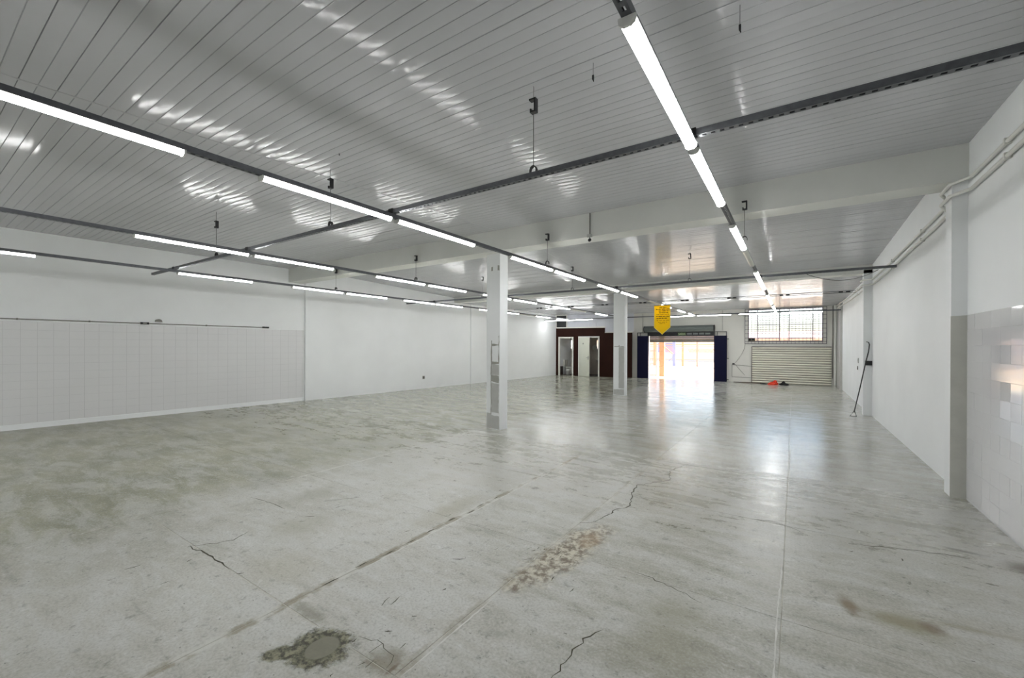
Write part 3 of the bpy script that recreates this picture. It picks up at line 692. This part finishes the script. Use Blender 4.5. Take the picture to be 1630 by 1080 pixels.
# door frames
def dframe(idx, d):
    t = bpy.data.objects.new('door_%d' % idx, None); col.objects.link(t); t.location = A; t.rotation_euler = (0, 0, RZ); struct(t)
    a, b, h = d; o = .035
    MB().box(a-o, a+.03, -.015, TK+.01, 0, h+o).build('jamb', M['white_trim'], t)
    MB().box(b-.03, b+o, -.015, TK+.01, 0, h+o).build('jamb', M['white_trim'], t)
    MB().box(a+.03, b-.03, -.015, TK+.01, h-.03, h+o).build('head', M['white_trim'], t); return t
dframe(1, D1); d2 = dframe(2, D2)
leaf = bpy.data.objects.new('door_leaf', None); col.objects.link(leaf); leaf.parent = d2; leaf.location = (D2[0]+.032, -.018, 0); leaf.rotation_euler = (0, 0, -.62)
MB().box(0, .78, -.035, 0, .01, 1.925).build('leaf_panel', M['door'], leaf)
MB().box(.70, .735, -.045, -.035, .84, 1.02).tube([(.717, -.045, .95), (.717, -.08, .95), (.62, -.085, .95)], .009, 8).build('handle', M['chrome'], leaf)
MB().box(.30, .36, -.04, -.035, 1.60, 1.67).build('door_sign', M['black_paint'], leaf)
MB().tube([(.33, -.041, 1.652), (.33, -.041, 1.664)], .009, 8).box(.322, .338, -.043, -.04, 1.61, 1.648).build('door_sign_figure', M['plastic_white'], leaf)

def wcframe(name, label, cat, u, v, z, rz=0):
    return thing(name, label, cat, A+Matrix.Rotation(RZ, 3, 'Z') @ Vector((u, v, z)), None, RZ+rz)
t = wcframe('toilet', 'white toilet with raised lid seen through the left toilet door', 'toilet', .24, .92, .006)
MB().lathe([(.001, 0), (.12, 0), (.11, .08), (.10, .18), (.15, .28), (.19, .36), (.19, .385), (.15, .385), (.12, .3), (.001, .26)], 20, (.42, 0, 0), 1.25, .95).build('bowl', M['ceramic'], t)
MB().box(.02, .20, -.19, .19, .40, .74).build('cistern', M['ceramic'], t)
MB().box(.015, .205, -.195, .195, .742, .77).build('cistern_lid', M['ceramic'], t)
mb = MB(); prof = [(.15*math.cos(a)*1.0, .2+.2*math.sin(a)) for a in [2*math.pi*k/20 for k in range(20)]]
mb.prism(prof, 0, .02, 'x'); o = mb.build('lid', M['ceramic'], t); o.location = (.215, 0, .395); o.rotation_euler = (0, .12, 0)
mb = MB(); ro = [(.24*math.cos(a), .185*math.sin(a)) for a in [2*math.pi*k/24 for k in range(24)]]; ri = [(x*.68, y*.66) for x, y in ro]
vs = [(x, y, 0) for x, y in ro]+[(x, y, 0) for x, y in ri]+[(x, y, .02) for x, y in ro]+[(x, y, .02) for x, y in ri]; n = 24
mb.add(vs, [f for i in range(n) for f in ((i, (i+1) % n, n+(i+1) % n, n+i), (2*n+i, 3*n+i, 3*n+(i+1) % n, 2*n+(i+1) % n), (i, 2*n+i, 2*n+(i+1) % n, (i+1) % n), (n+i, n+(i+1) % n, 3*n+(i+1) % n, 3*n+i))])
o = mb.build('seat', M['ceramic'], t); o.location = (.43, 0, .387)
t = wcframe('cabinet', 'dark low shelf box beside the toilet', 'cabinet', .30, .45, .006)
MB().box(-.12, .1, -.12, .12, 0, .42).build('body', M['plastic_dark'], t); MB().box(-.125, .105, -.125, .125, .42, .44).build('top', M['plastic_dark'], t)
t = wcframe('waste_bin', 'white plastic waste bin in front of the toilet', 'bin', .70, .48, .006)
MB().lathe([(.001, 0), (.10, 0), (.125, .24), (.13, .25), (.12, .25), (.1, .02), (.001, .02)], 18).build('bucket', M['plastic_white'], t)
MB().lathe([(.131, .252), (.125, .27), (.001, .285)], 18).build('lid', M['plastic_white'], t)
t = wcframe('wall_mirror', 'small mirror inside the left toilet', 'mirror', .165, .62, 1.35)
MB().box(0, .012, -.2, .2, 0, .42).build('frame', M['white_trim'], t); MB().box(.012, .016, -.18, .18, .02, .40).build('glass', M['mirror'], t)
t = wcframe('round_mirror', 'round mirror inside the right toilet', 'mirror', 1.86, DEP+TK-.001, 1.43)
mb = MB(); circ = [(.13*math.cos(a), .14*math.sin(a)) for a in [2*math.pi*k/24 for k in range(24)]]
mb.prism(circ, -.02, 0, 'y'); mb.build('frame', M['white_trim'], t)
mb = MB(); mb.prism([(x*.88, z*.88) for x, z in circ], -.024, -.02, 'y'); mb.build('glass', M['mirror'], t)
t = wcframe('wash_basin', 'dark edged wash basin inside the right toilet', 'basin', 2.2, 1.2, .68)
MB().lathe([(.001, 0), (.08, 0), (.18, .06), (.22, .14), (.19, .14), (.15, .07), (.001, .04)], 20, (0, 0, 0), 1, .8).build('bowl', M['ceramic'], t)
MB().lathe([(.07, -.674), (.05, -.4), (.07, -.01)], 14).build('pedestal', M['plastic_dark'], t)
MB().tube([(0, .13, .12), (0, .13, .2), (0, .04, .2)], .012, 8).build('tap', M['chrome'], t)

# ------------------------------------------------------------------ street gate
def navy(name, label, x0, x1, zt):
    t = thing(name, label, 'panel', ((x0+x1)/2, YB-.02, 0), 'navy side panels'); w_ = (x1-x0)/2
    MB().box(-w_, w_, -.16, .0, 0, zt).build('panel_body', M['navy'], t)
    MB().box(-w_, -w_+.025, -.15, -.12, zt, 2.16).box(w_-.025, w_, -.15, -.12, zt, 2.16).box(-w_, w_, -.15, -.12, 2.14, 2.165).box(-w_*.5, -w_*.5+.02, -.15, -.12, zt, 2.14).build('top_frame', M['black_paint'], t)
    return t
navy('gate_side_panel', 'tall navy blue panel on the left side of the street opening', -6.21, -5.70, 2.0)
t = navy('gate_side_panel', 'tall navy blue panel on the right side of the street opening', -2.87, -2.38, 1.98)
for z in (1.84, 1.0, .09): MB().tube([(.245, -.08, z), (.32, -.08, z)], .014, 8).build('hinge_stub', M['black'], t)
t = thing('gate_header', 'black header bar over the street opening', 'beam', (-4.29, YB-.02, 2.0))
MB().box(-1.41, 1.41, -.15, .0, .0, .165).build('header_bar', M['black_paint'], t)
for k in range(4): MB().box(.32+k*.25, .52+k*.25, -.156, -.15, .04, .115).build('slot', M['roller'], t)
for k in range(3): MB().box(-1.3+k*.3, -1.06+k*.3, -.156, -.15, .04, .115).build('slot', M['black'], t)
t = thing('exit_sign', 'small green exit plate on the black header bar', 'sign', (-4.19, YB-.178, 2.0))
MB().box(-.17, .17, -.008, .0, .0, .14).build('plate', M['green'], t)
fc = bpy.data.curves.new('lettering', 'FONT'); fc.body = 'SAÍDA'; fc.size = .105; fc.align_x = 'CENTER'; fc.align_y = 'CENTER'; fc.extrude = .001
fo = bpy.data.objects.new('lettering', fc); col.objects.link(fo); fo.parent = t; fo.location = (0, -.0095, .07); 
bpy.context.view_layer.update(); lm = bpy.data.meshes.new_from_object(fo.evaluated_get(bpy.context.evaluated_depsgraph_get())); lm.materials.clear(); lm.materials.append(M['sign_text'])
bpy.data.objects.remove(fo); inst('lettering', lm, t, (0, -.0095, .07), (math.pi/2, 0, 0))
# rolled shutter
t = thing('roller_shutter', 'grey steel roller shutter rolled up over the street opening', 'shutter', (-4.36, YB-.17, 2.31))
mb = MB(); N_ = 24; prof = []
for k in range(N_):
    a = 2*math.pi*k/N_; prof.append((.142*math.cos(a), .142*math.sin(a))); a2 = a+.8*2*math.pi/N_; prof.append((.142*math.cos(a2), .142*math.sin(a2))); a3 = a+.9*2*math.pi/N_; prof.append((.134*math.cos(a3), .134*math.sin(a3)))
mb.prism(prof, -1.50, 1.48, 'x'); mb.build('shutter_roll', M['roller'], t)
for x in (-1.52, 1.48):
    MB().prism([(.144*math.cos(2*math.pi*k/20), .144*math.sin(2*math.pi*k/20)) for k in range(20)], x, x+.03, 'x').build('end_plate', M['black_paint'], t)
def slat(mb, L0, L1, h, dep, n=5, gap=.92):
    """curved slat, bulging to -y; height h from z=0"""
    pr = [(-dep*math.sin(math.pi*i/n), h*gap*i/n) for i in range(n+1)]
    pr += [(.004, h*gap), (.004, 0)]
    mb.prism(pr, L0, L1, 'x')
for k in range(4):
    z = 1.74-2.31+k*.072; mb = MB(); slat(mb, -1.32, 1.46, .072, .012); o = mb.build('shutter_slat', M['roller'], t); o.location = (0, .2, z)
MB().box(-1.32, 1.46, .195, .215, -.60, -.57).build('bottom_bar', M['roller'], t)
# closed cream shutter
t = thing('closed_shutter', 'closed cream ribbed shutter below the barred window', 'shutter', (-.045, YB-.03, 0))
for k in range(16):
    mb = MB(); slat(mb, -1.39, 1.25, .093, .030, gap=.83); o = mb.build('shutter_slat', M['cream'], t); o.location = (0, .0, .012+k*.093)
MB().box(-1.39, 1.25, .012, .026, .01, 1.5).build('backing', M['grey_pipe'], t)  # dark panel colours in the shadow of the gaps between slats
MB().box(-1.42, -1.39, -.03, .03, 0, 1.52).build('guide_rail', M['grey_pipe'], t); MB().box(-1.42, 1.25, -.02, .03, 1.502, 1.522).build('top_rail', M['grey_pipe'], t)

# window
wn = bpy.data.objects.new('window_1', None); col.objects.link(wn); wn.location = (0, YB, 0); struct(wn)
def bar(name, x0, x1, z0, z1, y0, y1, m_): return MB().box(x0, x1, y0, y1, z0, z1).build(name, m_, wn)
for a, b, z0, z1 in ((WX0, WX1, WZ0, WZ0+.03), (WX0, WX1, WZ1-.03, WZ1), (WX0, WX0+.03, WZ0+.03, WZ1-.03), (WX1-.03, WX1, WZ0+.03, WZ1-.03)):
    bar('window_frame', a, b, z0, z1, .08, .13, M['sash'])
for x in (-1.267, -.484, -.154, .625): bar('mullion', x-.014, x+.014, WZ0+.03, WZ1-.03, .085, .125, M['sash'])
cols_ = [WX0+.03, -1.267, -.484, -.154, .625, WX1-.03]
for i, (a, b) in enumerate(zip(cols_, cols_[1:])):
    a += .014 if i else 0; b -= .014 if i < 4 else 0
    zs = [2.0, 2.15, 2.33, 2.52, 2.70, 2.88] if i in (0, 2, 4) else [1.86, 2.15, 2.235, 2.32, 2.405, 2.49, 2.60, 2.66]
    for z in zs: bar('glazing_bar', a, b, z-.006, z+.006, .095, .115, M['sash'])
    if i in (1, 3):
        for k in range(1, 7): x = a+(b-a)*k/7; bar('glazing_bar', x-.004, x+.004, 2.152, 2.60, .097, .113, M['sash'])
    bar('window_pane', a, b, WZ0+.03, WZ1-.03, .103, .107, M['glass'])
SX0, SX1, SZ0, SZ1 = -1.71, 1.06, 1.625, 3.075
for a, b, z0, z1 in ((SX0, SX1, SZ0, SZ0+.016), (SX0, SX1, SZ1-.016, SZ1), (SX0, SX0+.016, SZ0, SZ1), (SX1-.016, SX1, SZ0, SZ1)):
    bar('security_frame', a, b, z0, z1, -.06, -.044, M['steel_bar'])
n = 22
for k in range(1, n): x = SX0+(SX1-SX0)*k/n; bar('security_bar', x-.005, x+.005, SZ0+.016, SZ1-.016, -.055, -.048, M['steel_bar'])
for z in (1.72, 1.87, 2.05, 2.23, 2.41, 2.59, 2.77, 2.95): bar('security_bar', SX0+.016, SX1-.016, z-.007, z+.007, -.048, -.042, M['steel_bar'])
t = thing('sill_box', 'grey-brown box on the left end of the window sill', 'box', (-1.47, YB+.045, WZ0))
MB().box(-.12, .13, -.035, .03, 0, .15).build('carton', M['screen_box'], t); MB().box(-.10, -.02, -.038, -.035, .03, .12).box(.02, .11, -.038, -.035, .05, .13).build('tape', M['rag'], t)
# thin conduits and cable around the meter box left of the cream shutter
t = thing('meter_box', 'small black box at the top corner of thin wall conduits', 'box', (-2.13, YB-.002, .775)); MB().box(-.045, .045, -.04, 0, -.025, .025).build('box_body', M['black'], t); MB().box(-.03, .03, -.046, -.04, -.015, .015).build('cover', M['black'], t)
t = thing('thin_conduit_loop', 'thin grey conduits forming a rectangle beside the cream shutter', 'pipe', (0, YB-.012, 0))
for a in ([(-2.19, 0, .74), (-1.47, 0, .69)], [(-2.19, 0, .73), (-2.19, 0, .22)], [(-2.19, 0, .22), (-1.47, 0, .21)]): MB().tube(a, .006, 6).build('pipe', M['grey_pipe'], t)
t = thing('wall_cable', 'thin grey cable from barred window down to the black box', 'cable', (0, YB-.01, 0))
MB().tube([(-1.70, 0, 1.62), (-1.72, 0, 1.45), (-1.80, 0, 1.25), (-1.93, 0, 1.0), (-2.06, 0, .82)], .006, 6).build('cable', M['grey_pipe'], t)
MB().tube([(-2.06, 0, .76), (-1.95, 0, .6), (-1.8, 0, .42), (-1.70, 0, .30)], .006, 6).build('cable', M['grey_pipe'], t)
for x, z0 in ((-2.62, 2.2), (-5.97, 2.2), (-4.36, 2.47)):
    pass
t = thing('drop_conduit', 'thin vertical conduit above the right navy panel', 'pipe', (-2.56, YB-.01, 2.2)); MB().tube([(0, 0, -.0), (0, 0, .88)], .006, 6).build('pipe', M['grey_pipe'], t)
t = thing('drop_conduit', 'thin vertical conduit above the left navy panel', 'pipe', (-6.0, YB-.01, 2.2)); MB().tube([(0, 0, -.0), (0, 0, .88)], .006, 6).build('pipe', M['grey_pipe'], t)

# things on the floor by the shutter
def lump(mb, cx, cy, rx, ry, h, seed, nn=14):
    rnd = random.Random(seed); vs = []; rings = 5
    for j in range(rings):
        t_ = j/(rings-1); rad = math.cos(t_*math.pi/2)**.6 if t_ < 1 else 0.02
        for k in range(nn):
            a = 2*math.pi*k/nn; q = 1+rnd.uniform(-.22, .22)
            vs.append((cx+rx*rad*q*math.cos(a), cy+ry*rad*q*math.sin(a), max(0.0, h*math.sin(t_*math.pi/2)*(1+rnd.uniform(-.25, .25)))))
    fs = [(j*nn+k, j*nn+(k+1) % nn, (j+1)*nn+(k+1) % nn, (j+1)*nn+k) for j in range(rings-1) for k in range(nn)]+[tuple((rings-1)*nn+k for k in range(nn))]
    mb.add(vs, fs)
t = thing('red_cloth', 'crumpled orange-red cloth on the floor before the cream shutter', 'cloth', (-.68, 19.62, .001)); mb = MB(); lump(mb, 0, 0, .17, .16, .10, 3); lump(mb, .08, .03, .09, .09, .15, 5); mb.build('folds', M['red'], t)
t = thing('black_bag', 'black crumpled bag right of the orange-red cloth', 'bag', (-.30, 19.62, .001)); mb = MB(); lump(mb, 0, 0, .17, .14, .09, 8); lump(mb, -.02, 0, .07, .07, .14, 9); mb.build('folds', M['rag'], t)
t = thing('black_rag', 'flat black rag left of the orange-red cloth', 'cloth', (-1.0, 19.72, .001)); mb = MB(); lump(mb, 0, 0, .12, .08, .035, 12); mb.build('folds', M['rag'], t)
t = thing('floor_plank', 'long thin dark plank lying along the foot of back wall', 'plank', (-1.55, 20.0, .001)); MB().box(-.55, .45, -.03, .03, 0, .028).build('board', M['plank'], t)

# ------------------------------------------------------------------ yellow banner
BW, BY = .237, 12.83
t = thing('hanging_banner', 'yellow pointed banner with handwritten lines, hanging by the farther column', 'banner', (-3.24, BY, 2.715))
def bz(x): return -.645-.215*(1-abs(x)/BW)
def by(x, z): return .008*math.sin(x*18+z*5)
def sheet(x0, x1, zt, zb0, zb1, nx, nz, yo, th):
    vs = []; fs = []
    for side in (0, 1):
        for i in range(nx+1):
            x = x0+(x1-x0)*i/nx; b_ = zb0+(zb1-zb0)*i/nx if not callable(zb0) else zb0(x)
            for j in range(nz+1):
                z = zt+(b_-zt)*j/nz; vs.append((x, by(x, z)+yo+side*th, z))
    m_ = (nx+1)*(nz+1)
    for i in range(nx):
        for j in range(nz):
            a = i*(nz+1)+j; fs.append((a, a+1, a+nz+2, a+nz+1)); fs.append((m_+a, m_+a+nz+1, m_+a+nz+2, m_+a+1))
    for i in range(nx):
        a = i*(nz+1); fs.append((a, a+nz+1, m_+a+nz+1, m_+a)); a += nz; fs.append((a, m_+a, m_+a+nz+1, a+nz+1))
    for j in range(nz): fs.append((j, m_+j, m_+j+1, j+1)); a = nx*(nz+1)+j; fs.append((a, a+1, m_+a+1, m_+a))
    return MB().add(vs, fs, False)
sheet(-BW, BW, 0, bz, 0, 16, 14, 0, .003).build('cloth', M['yellow'], t)
# pale hem following the edges
def ribbon(pts, w_, yo):
    vs = []; fs = []
    for i, (x, z) in enumerate(pts):
        a = pts[max(0, i-1)]; b_ = pts[min(len(pts)-1, i+1)]; dx, dz = b_[0]-a[0], b_[1]-a[1]; l = math.hypot(dx, dz) or 1
        nx_, nz_ = -dz/l*w_/2, dx/l*w_/2
        vs += [(x+nx_, by(x, z)+yo, z+nz_), (x-nx_, by(x, z)+yo, z-nz_)]
    return vs, [(2*i, 2*i+1, 2*i+3, 2*i+2) for i in range(len(pts)-1)]
edge = [(-BW+.008, -.01-k*.0635) for k in range(11)]+[(-BW+.008+(BW-.008)*k/6, -.648-.202*k/6) for k in range(1, 7)]+[((BW-.008)*k/6, -.850+.202*k/6) for k in range(1, 7)]+[(BW-.008, -.645+k*.0635) for k in range(1, 11)]
vs, fs = ribbon(edge, .014, -.002); MB().add(vs, fs).build('hem', M['yellow_pale'], t)
# handwritten lines: illegible cursive strokes, dark heavy above, thin ochre below
rnd = random.Random(4)
lines = [(-.055, -.08, .14, .03, 1), (-.105, -.18, .21, .036, 1), (-.155, -.10, .21, .036, 1), (-.205, -.09, .19, .03, 1), (-.255, -.17, .20, .03, 0), (-.315, -.18, .21, .032, 1), (-.375, -.17, .16, .036, 1), (-.43, -.16, .20, .02, 0), (-.48, -.12, .14, .018, 0), (-.515, -.08, .08, .014, 0)]
for zc, xa, xb, hh, dark in lines:
    mb = MB(); x = xa
    while x < xb:
        ln = rnd.choice([3, 4, 5, 6]); P = []; z = zc
        for k in range(ln*3):
            P.append((x, zc-.02+hh*(.5+.5*math.sin(k*2.1+rnd.uniform(-.5, .5)))*rnd.uniform(.6, 1)))
            x += rnd.uniform(.004, .0085)
            if x > xb: break
        if len(P) > 2:
            vs, fs = ribbon(P, .0125 if dark else .008, -.0025); mb.add(vs, fs)
        x += .016
    mb.build('handwritten_line', M['ink' if dark else 'ink2'], t)
MB().tube([(-BW, 0, .006), (BW, 0, .006)], .007, 8).build('top_rod', M['plank'], t)
for x in (-.17, .10): MB().tube([(x, 0, .012), (x, .14, .108)], .002, 5).build('string', M['wire'], t)

# ------------------------------------------------------------------ outside
g = struct(MB().box(-60, 60, YB+.2, 90, -.3, -.012).build('ground', M['yard']))
nb = thing('neighbour_building', 'pale sunlit building across the yard', 'building', (-4, 46, 0))
MB().box(-28, 26, 0, 8, -.3, 2.3).build('wall', M['neigh'], nb)
MB().add([(-29, -.7, 2.2), (27, -.7, 2.2), (27, 4, 3.0), (-29, 4, 3.0), (-29, -.7, 2.3), (27, -.7, 2.3), (27, 4, 3.1), (-29, 4, 3.1)], [(0, 1, 2, 3), (4, 7, 6, 5), (0, 4, 5, 1), (1, 5, 6, 2), (2, 6, 7, 3), (3, 7, 4, 0)]).build('roof', M['rooftile'], nb)
for k in range(7): MB().box(-20+k*6, -18.4+k*6, -.03, .02, .9, 1.9).build('window', M['blue_steel'], nb)
# slatted gate leaf just outside, left
t = thing('yard_gate', 'open barred gate leaf outside the street opening', 'gate', (-6.10, 21.6, 0))
for x in (-.33, .36): MB().box(x-.02, x+.02, -.02, .02, 0, 2.3).build('stile', M['rose'], t)
for z in (.06, .62, 1.28, 2.26): MB().box(-.31, .34, -.018, .018, z-.02, z+.02).build('rail', M['rose'], t)
for k in range(1, 8): MB().box(-.33+k*.086-.009, -.33+k*.086+.009, -.009, .009, .08, 2.24).build('bar', M['rose'], t)
MB().tube([(-.3, 0, .08), (.1, 0, .60)], .012, 6).build('brace', M['rose'], t)
t = thing('gate_post', 'beige timber post outside the street opening', 'post', (-5.52, 21.9, 0))
MB().box(-.12, .12, -.1, .1, 0, 1.95).build('post_body', M['timber'], t)
MB().box(-.14, .14, -.12, .12, 1.95, 2.0).build('cap', M['timber'], t)
MB().tube([(.1, 0, 1.5), (.5, .05, 1.15)], .025, 6).build('brace', M['timber'], t)
for k in range(6): MB().tube([(-.10, -.105, .02+k*.075), (.10, -.105, .12+k*.075)], .008, 5).build('stripe', M['yard'], t)
def yx(px, Y):
    v = fw+rr*((px-815)/F_PX); return v.x/v.y*Y
t = thing('yard_fence', 'orange rail fence with slatted panel across the yard', 'fence', (0, 32, 0))
for px, ww, mm in ((1073, .10, 'blue_steel'), (1087, .07, 'timber'), (1110, .07, 'rose'), (1042, .08, 'timber'), (1150, .08, 'timber'), (1200, .08, 'timber'), (1250, .08, 'rose'), (1300, .08, 'timber')):
    x = yx(px, 32); MB().box(x-ww, x+ww, -.05, .05, 0, 1.95).build('post', M[mm], t)
xa, xb = yx(1035, 32), yx(1350, 32)
for z, h in ((1.62, .06), (1.50, .03), (.56, .035)): MB().box(xa, xb, -.03, .03, z, z+h).build('rail', M['timber'], t)
x0, x1 = yx(1096, 32), yx(1140, 32)
for k in range(20):
    x = x0+(x1-x0)*k/20; MB().tube([(x, -.04, 1.36), (x+.10, -.04, 1.08)], .022, 5).build('slat', M['timber'], t)
x0, x1 = yx(1056, 32), yx(1072, 32)
for k in range(9):
    x = x0+(x1-x0)*k/9; MB().tube([(x, -.04, 1.5), (x+.3, -.04, .95)], .016, 5).build('slat', M['rose'], t)
MB().tube([(yx(1060, 32), -.05, .2), (yx(1088, 32), -.05, 1.5)], .02, 5).build('brace', M['blue_steel'], t)
t = thing('low_planter', 'pale kerb along the far side of the yard', 'kerb', (0, 31.4, 0)); MB().box(xa, xb, -.15, .15, -.012, .1).build('kerb_stone', M['neigh'], t)
